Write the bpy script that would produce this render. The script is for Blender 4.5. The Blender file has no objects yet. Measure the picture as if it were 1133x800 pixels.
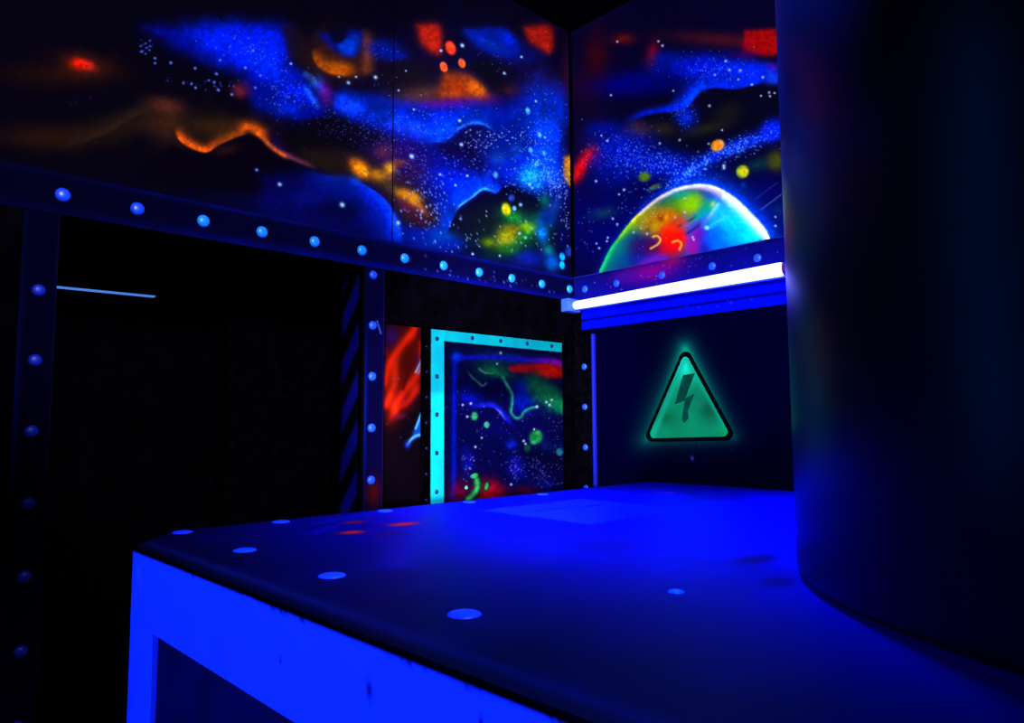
import bpy, bmesh, math
import numpy as np
from mathutils import Vector, Matrix

C = bpy.context.scene.collection
Z0 = 1.5                     # eye height above the floor; all z below are given relative to it
CEIL = 2.2
rng = np.random.default_rng(7)

# ------------------------------------------------------------------ camera
F = 794.2
yaw, pitch, roll = [math.radians(a) for a in (43.77, 4.9, -0.35)]
cf = np.array([math.sin(yaw)*math.cos(pitch), math.cos(yaw)*math.cos(pitch), math.sin(pitch)])
cr = np.cross(cf, [0, 0, 1]); cr /= np.linalg.norm(cr); cu = np.cross(cr, cf)
cr, cu = cr*math.cos(roll)+cu*math.sin(roll), cu*math.cos(roll)-cr*math.sin(roll)
cam = bpy.data.objects.new('camera', bpy.data.cameras.new('camera')); C.objects.link(cam)
cam.matrix_world = Matrix(((cr[0], cu[0], -cf[0], 0), (cr[1], cu[1], -cf[1], 0), (cr[2], cu[2], -cf[2], Z0), (0, 0, 0, 1)))
cam.data.sensor_width = 36; cam.data.lens = F/1133*36
cam.data.clip_start = 0.02
bpy.context.scene.camera = cam

# ------------------------------------------------------------------ materials
def lin(c):
    c = np.asarray(c, float)/255
    return np.where(c <= .04045, c/12.92, ((c+.055)/1.055)**2.4)

def mat(name, rgb, rough=.6, spec=.3, noise=0, nscale=20, rgb2=None, bump=0, lo=.4, hi=.65):
    m = bpy.data.materials.new(name); m.use_nodes = True
    nt = m.node_tree; b = nt.nodes['Principled BSDF']
    col = (*lin(rgb), 1)
    b.inputs['Base Color'].default_value = col
    b.inputs['Roughness'].default_value = rough
    b.inputs['Specular IOR Level'].default_value = spec
    tc = nt.nodes.new('ShaderNodeTexCoord'); n = nt.nodes.new('ShaderNodeTexNoise')
    n.inputs['Scale'].default_value = nscale; n.inputs['Detail'].default_value = 6
    nt.links.new(tc.outputs['Object'], n.inputs['Vector'])
    if rgb2 is not None:
        r = nt.nodes.new('ShaderNodeValToRGB')
        r.color_ramp.elements[0].position = lo; r.color_ramp.elements[1].position = hi
        r.color_ramp.elements[0].color = col; r.color_ramp.elements[1].color = (*lin(rgb2), 1)
        nt.links.new(n.outputs['Fac'], r.inputs['Fac']); nt.links.new(r.outputs['Color'], b.inputs['Base Color'])
    if bump:
        bp = nt.nodes.new('ShaderNodeBump'); bp.inputs['Strength'].default_value = bump
        bp.inputs['Distance'].default_value = .002
        nt.links.new(n.outputs['Fac'], bp.inputs['Height']); nt.links.new(bp.outputs['Normal'], b.inputs['Normal'])
    return m

def paint_mat(name, rough=.8, spec=0.0):
    m = bpy.data.materials.new(name); m.use_nodes = True
    nt = m.node_tree; b = nt.nodes['Principled BSDF']
    a = nt.nodes.new('ShaderNodeAttribute'); a.attribute_name = 'paint'
    nt.links.new(a.outputs['Color'], b.inputs['Base Color'])
    b.inputs['Roughness'].default_value = rough; b.inputs['Specular IOR Level'].default_value = spec
    return m

M_paint = paint_mat('airbrushed_paint')
M_paint_gloss = paint_mat('glossy_painted_board', .38, .1)
M_black = mat('matt_black_paint', (1, 1, 4), .8, .0, nscale=30, rgb2=(4, 3, 8))
M_wall = mat('black_wall_paint', (1, 1, 3), .9, .0, nscale=12, rgb2=(3, 2, 8))
M_floor = mat('dark_carpet', (3, 3, 6), .95, .0, nscale=60, rgb2=(6, 5, 10), bump=.5)
M_rivet = mat('blue_rivet_paint', (14, 125, 255), .35, .4)
M_rivet_dim = mat('mid_blue_rivet_paint', (18, 70, 235), .4, .35)  # deeper blue than the main beam rivets
M_rivet_left = mat('dimmed_blue_rivet_paint', (14, 62, 235), .35, .4)  # left beam rivets: weaker light there put into a dimmer blue
M_rivet_shade = mat('shaded_blue_rivet_paint', (4, 26, 165), .45, .25)  # left post rivets: dim light put into a darker blue
M_rivet_dark = mat('dark_blue_rivet_paint', (8, 40, 130), .4, .4)
M_cyan = mat('cyan_fluorescent_paint', (5, 205, 245), .6, .2, nscale=6, rgb2=(0, 235, 255))
M_white = mat('fluorescent_white_paint', (80, 140, 250), .8, .02, nscale=9, rgb2=(70, 130, 240))
M_inset = mat('navy_inset_board', (12, 12, 62), .7, .1, nscale=9, rgb2=(10, 10, 50))
M_pillar = mat('glossy_black_pillar', (2, 3, 5), .33, .36, nscale=4, rgb2=(2, 3, 4), bump=.05)
M_batten = mat('blue_white_metal', (40, 80, 225), .5, .4)
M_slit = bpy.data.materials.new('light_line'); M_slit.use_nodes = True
_b = M_slit.node_tree.nodes['Principled BSDF']; _b.inputs['Emission Color'].default_value = (.09, .28, 1, 1); _b.inputs['Emission Strength'].default_value = .8; _b.inputs['Base Color'].default_value = (0, 0, .02, 1)  # slit of light in the passage, carried by emission
M_slit_dim = mat('dim_light_line', (20, 30, 50), .7, .1)  # fading end of the light line, painted as a darker strip
M_sign_black = mat('sign_black_paint', (1, 6, 8), .8, .0)
M_bolt = mat('dark_green_paint', (4, 70, 50), .8, .0, nscale=25, rgb2=(3, 52, 38))

# ------------------------------------------------------------------ mesh helpers
def tag(o, label, cat, group=None, kind=None):
    if label: o['label'] = label
    if cat: o['category'] = cat
    if group: o['group'] = group
    if kind: o['kind'] = kind
    return o

def link_mesh(name, verts, faces, m, loc=(0, 0, 0), parent=None, smooth=False):
    """verts in eye-relative world coordinates; loc = object origin in the same frame"""
    base = np.array(loc, float)
    v = np.asarray(verts, float)-base
    me = bpy.data.meshes.new(name)
    me.from_pydata([tuple(p) for p in v], [], faces); me.update()
    me.materials.append(m)
    if smooth:
        for p in me.polygons: p.use_smooth = True
    o = bpy.data.objects.new(name, me); C.objects.link(o)
    w = Vector((base[0], base[1], base[2]+Z0))
    if parent is not None:
        o.parent = parent; o.location = w-parent.location
    else:
        o.location = w
    return o

def empty(name, loc):
    o = bpy.data.objects.new(name, None); C.objects.link(o)
    o.location = (loc[0], loc[1], loc[2]+Z0); o.empty_display_size = .1
    return o

def box_vf(x0, x1, y0, y1, z0, z1, bev=.004):
    bm = bmesh.new(); bmesh.ops.create_cube(bm, size=1)
    for v in bm.verts:
        v.co = Vector(((x0+x1)/2+v.co.x*(x1-x0), (y0+y1)/2+v.co.y*(y1-y0), (z0+z1)/2+v.co.z*(z1-z0)))
    if bev: bmesh.ops.bevel(bm, geom=bm.edges[:], offset=bev, segments=2, affect='EDGES', profile=.6)
    vs = [tuple(v.co) for v in bm.verts]; bm.verts.index_update()
    fs = [[v.index for v in f.verts] for f in bm.faces]; bm.free()
    return vs, fs

def box(name, x0, x1, y0, y1, z0, z1, m, parent=None, bev=.004):
    vs, fs = box_vf(x0, x1, y0, y1, z0, z1, bev)
    return link_mesh(name, vs, fs, m, ((x0+x1)/2, (y0+y1)/2, z0), parent)

def dome_mesh(r, h, seg=20, rings=6, collar=.0):
    """rivet head around origin, axis +z"""
    vs, fs = [], []
    prof = []
    for i in range(rings):
        a = math.pi/2*i/rings
        prof.append((r*math.cos(a)**.85, h*math.sin(a)))
    prof = [(r*1.04, -.001)]+prof
    for (rr, z) in prof:
        for k in range(seg):
            t = 2*math.pi*k/seg; vs.append((rr*math.cos(t), rr*math.sin(t), z))
    n = len(prof)
    for i in range(n-1):
        for k in range(seg):
            a = i*seg+k; b = i*seg+(k+1) % seg
            fs.append((a, b, b+seg, a+seg))
    vs.append((0, 0, h)); top = len(vs)-1
    for k in range(seg): fs.append(((n-1)*seg+k, (n-1)*seg+(k+1) % seg, top))
    me = bpy.data.meshes.new('rivet'); me.from_pydata(vs, [], fs)
    for p in me.polygons: p.use_smooth = True
    return me

ROT = {'-y': (math.pi/2, 0, 0), '-x': (0, -math.pi/2, 0), '+z': (0, 0, 0)}
def rivets(parent, pts, r, h, m, axis):
    me = dome_mesh(r, h); me.materials.append(m)
    for p in pts:
        o = bpy.data.objects.new('rivet', me); C.objects.link(o)
        o.parent = parent; o.location = Vector((p[0], p[1], p[2]+Z0))-parent.location
        o.rotation_euler = ROT[axis]

# ------------------------------------------------------------------ airbrush toolkit
def catmull(P, n=7):
    P = np.array(P, float)
    if len(P) < 3: return P
    Q = np.vstack([2*P[0]-P[1], P, 2*P[-1]-P[-2]]); out = []
    for i in range(1, len(Q)-2):
        for k in range(n):
            t = k/n
            out.append(.5*((2*Q[i])+(-Q[i-1]+Q[i+1])*t+(2*Q[i-1]-5*Q[i]+4*Q[i+1]-Q[i+2])*t*t+(-Q[i-1]+3*Q[i]-3*Q[i+1]+Q[i+2])*t**3))
    out.append(P[-1]); return np.array(out)

class Board:
    """A painted board: a fine grid on a wall. Strokes are given on the artwork's own design sheet (u to the right, v down)."""
    def __init__(s, axis, const, a0, a1, z0, z1, step, base):
        s.axis, s.const = axis, const
        s.na = int(abs(a1-a0)/step)+1; s.nz = int((z1-z0)/step)+1
        s.a = np.linspace(a0, a1, s.na); s.z = np.linspace(z0, z1, s.nz)
        A, Zz = np.meshgrid(s.a, s.z); s.A, s.Zz = A.ravel(), Zz.ravel()
        K = np.full_like(s.A, const)
        if axis == 'y': P = np.stack([s.A, K, s.Zz], 1)
        elif axis == 'x': P = np.stack([K, s.A, s.Zz], 1)
        else: P = np.stack([s.A, s.Zz, K], 1)       # 'z': a = x, z = y
        s.P = P
        d = P@cf
        s.U = 566.5+F*(P@cr)/d; s.V = 400-F*(P@cu)/d
        s.C = np.tile(np.array(base, float), (len(s.U), 1))
    def noise(s, scale, seed=0, oct=4):
        out = 0; amp = 1; tot = 0
        for o in range(oct):
            r = np.random.default_rng(seed*17+o)
            L = r.random((256, 256))
            x = s.U/scale*(2**o)+37.3*o; y = s.V/scale*(2**o)+11.7*o
            xi = np.floor(x).astype(int); yi = np.floor(y).astype(int)
            fx = x-xi; fy = y-yi; fx = fx*fx*(3-2*fx); fy = fy*fy*(3-2*fy)
            g = lambda i, j: L[(xi+i) % 256, (yi+j) % 256]
            v = g(0, 0)*(1-fx)*(1-fy)+g(1, 0)*fx*(1-fy)+g(0, 1)*(1-fx)*fy+g(1, 1)*fx*fy
            out = out+amp*v; tot += amp; amp *= .55
        return out/tot
    def over(s, al, col, idx=None):
        al = np.clip(al, 0, 1)[:, None]; col = np.array(col, float)
        if idx is None: s.C = s.C*(1-al)+col*al
        else: s.C[idx] = s.C[idx]*(1-al)+col*al
    def blob(s, x, y, rx, ry, ang, col, a=.9, p=1.0, grain=0, seed=1):
        R = max(rx, ry)*2.6
        idx = np.nonzero((abs(s.U-x) < R) & (abs(s.V-y) < R))[0]
        if len(idx) == 0: return
        t = math.radians(ang); dx = s.U[idx]-x; dy = s.V[idx]-y
        X = (dx*math.cos(t)+dy*math.sin(t))/rx; Y = (-dx*math.sin(t)+dy*math.cos(t))/ry
        q = X*X+Y*Y
        if hasattr(s, 'wob'): q = q*(1+grain*1.6*(s.wob[idx]-.5)*2)
        s.over(a*np.exp(-np.clip(q, 0, 50)**p), col, idx)
    def disc(s, x, y, rx, ry, ang, col, a=1, soft=.18):
        R = max(rx, ry)*2
        idx = np.nonzero((abs(s.U-x) < R) & (abs(s.V-y) < R))[0]
        if len(idx) == 0: return
        t = math.radians(ang); dx = s.U[idx]-x; dy = s.V[idx]-y
        q = np.hypot((dx*math.cos(t)+dy*math.sin(t))/rx, (-dx*math.sin(t)+dy*math.cos(t))/ry)
        s.over(a/(1+np.exp((q-1)/soft*2.2)), col, idx)
    def dist(s, P, idx):
        u, v = s.U[idx], s.V[idx]
        best = np.full(len(u), 1e9); sg = np.zeros(len(u)); tt = np.zeros(len(u)); n = len(P)-1
        for i in range(n):
            a = P[i]; e = P[i+1]-a; L2 = e@e+1e-9
            t = np.clip(((u-a[0])*e[0]+(v-a[1])*e[1])/L2, 0, 1)
            dx = u-a[0]-t*e[0]; dy = v-a[1]-t*e[1]; d = np.hypot(dx, dy)
            m = d < best
            best[m] = d[m]; sg[m] = np.sign(e[0]*(v[m]-a[1])-e[1]*(u[m]-a[0])); tt[m] = (i+t[m])/n
        return best, sg, tt
    def near(s, P, R):
        return np.nonzero((s.U > P[:, 0].min()-R) & (s.U < P[:, 0].max()+R) & (s.V > P[:, 1].min()-R) & (s.V < P[:, 1].max()+R))[0]
    def stroke(s, pts, w, col, a=.9, w2=None, taper=(0, 0), p=2):
        """w = softness on the left/upper side of travel, w2 = on the other side"""
        P = catmull(pts); w2 = w if w2 is None else w2
        idx = s.near(P, max(w, w2)*3)
        if len(idx) == 0: return
        d, sg, t = s.dist(P, idx)
        ww = np.where(sg < 0, w, w2)
        al = a*np.exp(-(d/ww)**p)
        if taper[0]: al = al*np.clip(t/taper[0], 0, 1)
        if taper[1]: al = al*np.clip((1-t)/taper[1], 0, 1)
        if hasattr(s, 'wob') and w > 4: al = al*(.75+.5*s.wob[idx])
        s.over(al, col, idx)
    def inside(s, P, idx):
        u, v = s.U[idx], s.V[idx]; c = np.zeros(len(u), bool); n = len(P)
        for i in range(n):
            x1, y1 = P[i]; x2, y2 = P[(i+1) % n]
            k = ((y1 > v) != (y2 > v)) & (u < (x2-x1)*(v-y1)/((y2-y1) or 1e-9)+x1)
            c ^= k
        return c
    def poly(s, pts, col, a=.9, soft=3, smooth=True, wob=0):
        P = np.array(pts, float)
        if smooth: P = catmull(np.vstack([P, P[:1]]), 5)[:-1]
        idx = s.near(P, soft*3+6)
        if len(idx) == 0: return
        d, _, _ = s.dist(np.vstack([P, P[:1]]), idx)
        d = np.where(s.inside(P, idx), -d, d)
        if wob: d = d+wob*(s.wob[idx]-.5)*2
        s.over(a/(1+np.exp(np.clip(d/soft*2.2, -40, 40))), col, idx)
    def star(s, x, y, r, col, a=1, el=1.0, ang=0):
        idx = np.nonzero((abs(s.U-x) < r*3+2) & (abs(s.V-y) < r*3+2))[0]
        if len(idx) == 0: return
        t = math.radians(ang); dx = s.U[idx]-x; dy = s.V[idx]-y
        q = ((dx*math.cos(t)+dy*math.sin(t))/el)**2+(-dx*math.sin(t)+dy*math.cos(t))**2
        s.over(a*np.exp(-q/(r*r)), col, idx)
    def field(s, x, y, rx, ry, ang, n, r=(.5, .9), col=(90, 130, 255), a=(.4, 1), el=1.0, sa=0):
        t = math.radians(ang); n = int(n*.75); r = (r[0]*.85, r[1]*.9); a = (a[0]*.6, a[1]*.85)
        for _ in range(n):
            gx, gy = rng.normal(0, .55, 2)
            px = x+gx*rx*math.cos(t)-gy*ry*math.sin(t); py = y+gx*rx*math.sin(t)+gy*ry*math.cos(t)
            s.fast_star(px, py, rng.uniform(*r), col, rng.uniform(*a), el, sa)
    def fast_star(s, x, y, r, col, a, el=1.0, ang=0):
        # sheet position -> board grid cell
        d = cf*F+cr*(x-566.5)-cu*(y-400)
        k = {'x': 0, 'y': 1, 'z': 2}[s.axis]
        if s.const*d[k] <= 0: return
        p = d*(s.const/d[k]); aa, zz = (p[1], p[2]) if s.axis == 'x' else ((p[0], p[2]) if s.axis == 'y' else (p[0], p[1]))
        ia = int(round((aa-s.a[0])/(s.a[1]-s.a[0]))); iz = int(round((zz-s.z[0])/(s.z[1]-s.z[0])))
        W = 5
        if ia < W or iz < W or ia >= s.na-W or iz >= s.nz-W: return
        ii, jj = np.meshgrid(np.arange(ia-W, ia+W+1), np.arange(iz-W, iz+W+1)); idx = (jj*s.na+ii).ravel()
        t = math.radians(ang); dx = s.U[idx]-x; dy = s.V[idx]-y
        q = ((dx*math.cos(t)+dy*math.sin(t))/el)**2+(-dx*math.sin(t)+dy*math.cos(t))**2
        s.over(a*np.exp(-q/(r*r)), col, idx)
    def build(s, name, thick, m, parent=None, mask=None, gain=1.0):
        """thick: signed offset of the back face along the board's axis"""
        na, nz = s.na, s.nz
        k = {'x': 0, 'y': 1, 'z': 2}[s.axis]
        P = s.P.copy(); N = len(P)
        B = []
        i0 = np.arange(na-1); j0 = np.arange(nz-1)
        I, J = np.meshgrid(i0, j0); q = (J*na+I).ravel()
        quads = np.stack([q, q+1, q+1+na, q+na], 1)
        corners = [0, na-1, na*nz-1, na*(nz-1)]
        front = P[corners]; back = front.copy(); back[:, k] += thick
        ex = np.vstack([front, back])
        V = np.vstack([P, ex]); n = N
        extra = np.array([(n, n+1, n+5, n+4), (n+1, n+2, n+6, n+5), (n+2, n+3, n+7, n+6), (n+3, n, n+4, n+7), (n+4, n+5, n+6, n+7)])
        F4 = np.vstack([quads, extra])
        org = np.array([V[:, 0].mean(), V[:, 1].mean(), V[:, 2].min()])
        me = bpy.data.meshes.new(name)
        me.vertices.add(len(V)); me.vertices.foreach_set('co', (V-org).astype(np.float32).ravel())
        me.loops.add(F4.size); me.loops.foreach_set('vertex_index', F4.astype(np.int32).ravel())
        me.polygons.add(len(F4)); me.polygons.foreach_set('loop_start', np.arange(0, F4.size, 4, dtype=np.int32))
        me.polygons.foreach_set('loop_total', np.full(len(F4), 4, np.int32))
        me.update(calc_edges=True); me.validate()
        col = np.ones((len(V), 4), np.float32)
        col[:N, :3] = np.clip(lin(np.clip(s.C, 0, 255))*gain, 0, .95)
        col[N:, :3] = lin(np.array([8, 8, 20]))
        at = me.attributes.new('paint', 'FLOAT_COLOR', 'POINT'); at.data.foreach_set('color', col.ravel())
        me.materials.append(m)
        o = bpy.data.objects.new(name, me); C.objects.link(o)
        w = Vector((org[0], org[1], org[2]+Z0))
        o.location = w-parent.location if parent is not None else w
        if parent is not None: o.parent = parent
        return o

XB, YA = 2.91, 2.55          # wall B plane, wall A plane

# =================================================================== MURAL A
def paint_mural_a(b):
    b.wob = b.noise(26, 3, 5)
    B = b.blob; S = b.stroke; P = b.poly; D = b.disc
    n2 = b.noise(90, 5, 4)
    fine = b.noise(3.2, 9, 2)
    B(540, 190, 150, 120, 0, (3, 4, 95), .85, 1, .4)
    B(330, 245, 130, 42, 0, (3, 3, 58), .8, 1.2)
    B(440, 70, 90, 40, 0, (8, 3, 30), .8)
    B(80, 205, 160, 10, 11, (3, 3, 40), .7)
    # browns at left
    B(70, 82, 60, 14, 0, (30, 10, 5), .75, 1, .4); B(55, 152, 60, 14, 0, (34, 14, 5), .8, 1, .4)
    B(92, 71, 24, 12, 8, (75, 20, 8), .85, 1, .3); B(90, 71, 12, 6.5, 10, (205, 18, 6), .97, 1.6, .25)
    B(100, 74, 7, 4, 20, (170, 30, 20), .7)
    B(140, 138, 70, 14, -8, (26, 15, 8), .8, 1, .5); B(184, 117, 20, 9, 12, (85, 34, 24), .85, 1.2, .3)
    B(186, 140, 24, 22, 30, (52, 24, 15), .8, 1, .3); B(245, 140, 45, 14, 0, (52, 30, 8), .75, 1, .5)
    S([(60, 165), (110, 150), (150, 128), (172, 118)], 9, (40, 22, 16), .7, 1.5, (.3, .2))
    # orange ribbon
    P([(190, 160), (212, 168), (232, 170), (256, 156), (280, 147), (300, 165), (325, 182), (330, 215), (200, 205), (150, 190)], (4, 1, 12), .9, 3)
    S([(193, 140), (198, 153), (209, 162), (222, 167), (231, 167), (243, 159), (262, 150.5), (279, 145.5)], 8, (165, 62, 8), .8, 1.3, (.15, .1))
    S([(194, 143), (200, 155), (212, 163), (224, 167), (231, 166.5), (240, 161)], 5.5, (230, 80, 10), .95, 1.0, (.2, .2))
    S([(262, 146), (270, 142), (280, 143), (290, 149), (298, 158)], 7, (225, 80, 8), .9, 3, (.3, .25))
    S([(275, 144), (288, 150), (298, 160), (310, 169), (322, 175)], 3.2, (240, 100, 15), .95, 2.6, (.2, .15))
    S([(312, 170), (325, 176), (340, 182), (352, 188)], 4, (125, 45, 75), .8, 2, (.2, .3))
    B(308, 158, 12, 8, 45, (55, 5, 120), .55); B(250, 166, 14, 5, -10, (45, 18, 14), .6)
    # upper blue sweep
    P([(160, 30), (310, 30), (322, 68), (338, 84), (352, 108), (352, 128), (330, 131), (300, 124), (280, 112), (276, 98), (262, 76), (232, 66), (200, 56)], (0, 8, 150), .9, 9, True, 6)
    P([(205, 30), (298, 36), (312, 66), (330, 82), (346, 104), (346, 122), (318, 124), (290, 116), (300, 98), (284, 78), (250, 66), (225, 56)], (0, 26, 240), .85, 9, True, 10)
    B(352, 92, 6, 12, -25, (25, 95, 255), .8); S([(334, 78), (345, 84), (351, 95)], 2, (60, 130, 255), .5, 5, (.2, .2))
    S([(335, 92), (342, 104), (349, 114), (353, 122)], 3, (15, 85, 255), .9, 3, (.2, .2)); B(317, 122, 16, 5, 15, (0, 45, 255), .8)
    B(295, 72, 22, 14, 30, (0, 45, 255), .5, 1, .3); B(340, 128, 20, 5, 5, (0, 10, 160), .8)
    P([(312, 30), (330, 30), (345, 60), (352, 88), (340, 80), (322, 64)], (16, 8, 22), .85, 4)
    B(265, 101, 9, 8, 30, (120, 28, 45), .7, 1.2, .3); B(275, 97, 4, 8, -20, (60, 10, 80), .5)
    # brown hook and blue core
    B(375, 62, 34, 28, 10, (52, 20, 12), .85, 1.3, .3)
    S([(346, 52), (350, 68), (362, 78), (378, 82), (392, 79)], 9, (150, 62, 6), .9, 2.2, (.2, .15)); B(372, 75, 14, 7, 12, (178, 82, 6), .8, 1, .2); B(385, 77, 10, 6, 15, (165, 70, 5), .7)
    S([(402, 30), (406, 55), (405, 72), (406, 86)], 8, (112, 48, 22), .8, 6, (.2, .2))
    P([(352, 38), (398, 34), (396, 57), (387, 63), (377, 60), (366, 53)], (0, 12, 130), .9, 4)
    P([(374, 50), (384, 42), (396, 40), (395, 56), (388, 61), (378, 58)], (0, 60, 250), .95, 2.2)
    P([(362, 28), (384, 28), (382, 43), (374, 48), (366, 44)], (6, 4, 24), .9, 2)
    B(423, 55, 20, 11, 15, (2, 18, 140), .9, 1.2, .3); B(440, 62, 10, 5, 0, (0, 20, 150), .7)
    # dark gap, reds
    B(450, 85, 34, 18, 0, (11, 7, 16), .9, 1.5); P([(462, 28), (484, 28), (489, 48), (486, 60), (476, 56), (466, 46)], (165, 22, 8), .9, 4.5, True, 2); B(468, 106, 34, 11, -8, (70, 34, 22), .85, 1, .3)
    P([(490, 78), (508, 80), (522, 86), (538, 100), (541, 110), (520, 111), (498, 109), (486, 108)], (120, 38, 6), .9, 5, True, 3)
    B(528, 98, 14, 8, 35, (195, 85, 6), .85, 1.2, .2); B(505, 98, 10, 9, 0, (140, 35, 4), .8); B(500, 104, 6, 4, 0, (160, 70, 8), .5)
    B(500, 115, 46, 6, -3, (80, 4, 120), .7); B(545, 108, 8, 9, 0, (60, 8, 70), .6)
    P([(515, 70), (560, 66), (570, 100), (545, 102), (528, 84)], (6, 5, 14), .85, 5)
    D(498.5, 53, 5.3, 7.8, -22, (215, 40, 20)); D(499, 53, 3.6, 5.6, -22, (250, 50, 24)); D(491, 74, 3.8, 5.6, -22, (225, 75, 38)); D(491, 74, 2.4, 3.8, -22, (240, 55, 25)); D(511, 70, 3.6, 5.2, -22, (205, 85, 40)); D(511, 70, 2.2, 3.4, -22, (215, 60, 20))
    P([(515, 34), (560, 34), (575, 60), (555, 62), (535, 54)], (0, 30, 225), .9, 5, True, 2); B(545, 50, 16, 5, 25, (10, 60, 255), .7)
    B(578, 62, 22, 12, 0, (4, 10, 95), .8)
    P([(580, 30), (608, 30), (612, 50), (608, 59), (600, 54), (586, 46)], (150, 18, 6), .9, 4, True, 2); B(605, 50, 6, 7, 30, (185, 20, 6), .6)
    B(600, 92, 34, 20, 0, (16, 4, 38), .85, 1.3); B(564, 100, 10, 6, 0, (60, 16, 26), .6); B(628, 82, 7, 34, 0, (38, 6, 34), .8)
    # mid blue band
    P([(366, 103), (400, 107), (440, 112), (480, 122), (515, 120), (548, 124), (580, 140), (560, 158), (500, 152), (480, 157), (440, 150), (405, 135), (375, 120)], (0, 20, 190), .85, 8, True, 5)
    S([(368, 110), (400, 119), (430, 129), (460, 139), (495, 147)], 11, (0, 45, 250), .9, 11, (.08, 0)); B(478, 132, 40, 11, 8, (0, 30, 235), .7, 1, .3); B(560, 118, 34, 7, 0, (3, 5, 95), .6)
    B(385, 117, 16, 9, 20, (10, 65, 255), .6); B(461, 143, 30, 8, 15, (10, 70, 255), .6); B(360, 103, 7, 12, -10, (125, 12, 160), .65)
    B(360, 137, 26, 9, 0, (6, 3, 12), .95, 2); B(395, 148, 38, 9, 14, (9, 4, 20), .95, 1.6); B(345, 158, 50, 13, 8, (7, 4, 9), .95, 1.6)
    P([(480, 160), (497, 154), (509, 144), (522, 138), (535, 138.5), (546, 144), (570, 144), (582, 158), (575, 178), (540, 190), (500, 178)], (5, 3, 44), .95, 3.2)
    S([(455, 157), (480, 157), (497, 152), (508, 142.5), (521, 137), (534, 137.5), (546, 144)], 15, (0, 60, 255), .85, 1.0, (.2, .2))
    S([(497, 152), (508, 142.5), (521, 137), (534, 137.5), (546, 144)], 2.5, (40, 120, 255), .6, 1.0, (.3, .1))
    B(450, 175, 30, 22, 15, (6, 4, 100), .8)
    # right nebula
    B(600, 135, 30, 42, 0, (0, 42, 245), .92, 1.5, .35); B(585, 175, 42, 40, 0, (0, 34, 225), .85, 1.5, .35)
    B(603, 160, 16, 34, 0, (0, 75, 255), .55, 1, .4); B(586, 196, 15, 13, 0, (0, 150, 255), .85, 1.3, .35); B(610, 192, 14, 14, 0, (0, 80, 250), .6)
    B(552, 174, 7.5, 7, 0, (12, 80, 245), .85); B(571, 166, 7.5, 8, 0, (10, 85, 252), .8); B(540, 193, 4, 4, 0, (15, 60, 230), .5)
    B(623, 152, 4, 26, 6, (3, 6, 90), .6)
    B(508, 180, 16, 8, 15, (5, 5, 90), .6)
    # jagged rim and dark bay
    B(505, 205, 50, 18, 22, (0, 16, 175), .8, 1, .3); B(520, 210, 34, 12, 20, (0, 36, 235), .6); B(500, 225, 22, 14, -20, (0, 25, 200), .6)
    P([(490, 268), (499, 250), (504, 238), (510, 229), (524, 219), (530, 213), (537, 210.5), (549, 213.5), (556, 206), (568, 205), (585, 214), (612, 226), (622, 280), (590, 288), (545, 284), (505, 274)], (3, 2, 30), .96, 2.2, False)
    S([(486, 270), (496, 252), (502, 238), (509, 228), (523, 218), (530, 212), (536.5, 209.5)], 15, (0, 55, 252), .9, .9, (.05, .05))
    S([(536.5, 209.5), (543, 211.5), (549, 213), (556, 205)], 11, (0, 70, 250), .8, .9, (.0, .2))
    S([(503, 236), (509, 228), (523, 218), (530, 212), (536.5, 209.5), (549, 213)], 2.2, (50, 160, 255), .75, .8, (.2, .2))
    B(487, 264, 15, 7, -5, (0, 105, 255), .9); B(497, 270, 16, 7, 0, (0, 36, 225), .85); B(462, 262, 24, 9, 12, (0, 26, 205), .8)
    # big orb arc
    P([(290, 196), (330, 190), (365, 196), (400, 206), (425, 222), (438, 242), (443, 262), (300, 240)], (3, 4, 80), .8, 8)
    S([(335, 187), (365, 195.5), (398, 203), (414, 212), (428, 224), (437, 240), (443, 258)][::-1], 22, (0, 28, 210), .85, 1.2, (.0, .25))
    S([(385, 197), (398, 203), (414, 212), (428, 224), (437, 240), (444, 258)][::-1], 7, (0, 55, 245), .8, 1.0, (.0, .3))
    B(394, 199, 7, 6, 0, (5, 80, 255), .9, 1.5); B(378, 199, 16, 6, 0, (0, 50, 235), .7); B(400, 213, 22, 8, 30, (0, 26, 200), .6)
    B(375, 232, 30, 14, 0, (3, 3, 40), .8); B(340, 218, 16, 9, 0, (4, 10, 110), .7); B(410, 240, 10, 9, 0, (3, 14, 130), .6)
    B(438, 248, 5, 12, -15, (25, 85, 250), .6)
    # ridge of oranges
    P([(335, 168), (380, 165), (420, 178), (455, 198), (485, 238), (475, 250), (450, 246), (432, 224), (412, 207), (385, 195), (360, 190)], (26, 14, 18), .9, 6)
    B(358, 178, 26, 9, 12, (24, 18, 12), .9); B(440, 172, 26, 20, 0, (30, 3, 55), .6); B(424, 168, 12, 9, 0, (70, 25, 40), .75); B(458, 190, 18, 14, 30, (32, 6, 40), .7)
    B(398, 186, 14, 8, 42, (200, 95, 6), .95, 1.4, .2); B(399, 187, 9, 6, 42, (240, 135, 8), .9); D(404.5, 190.5, 3, 4, -20, (255, 165, 25), .9)
    B(419, 194, 12, 7, 20, (150, 92, 10), .9, 1.2, .3); B(431, 186, 7, 7, 0, (185, 125, 8), .9, 1.2, .3); B(442, 180, 8, 4, 0, (120, 45, 10), .6); B(431, 196, 4, 3, 0, (150, 60, 90), .5)
    B(432, 207, 9, 6, 35, (50, 38, 18), .8)
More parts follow.
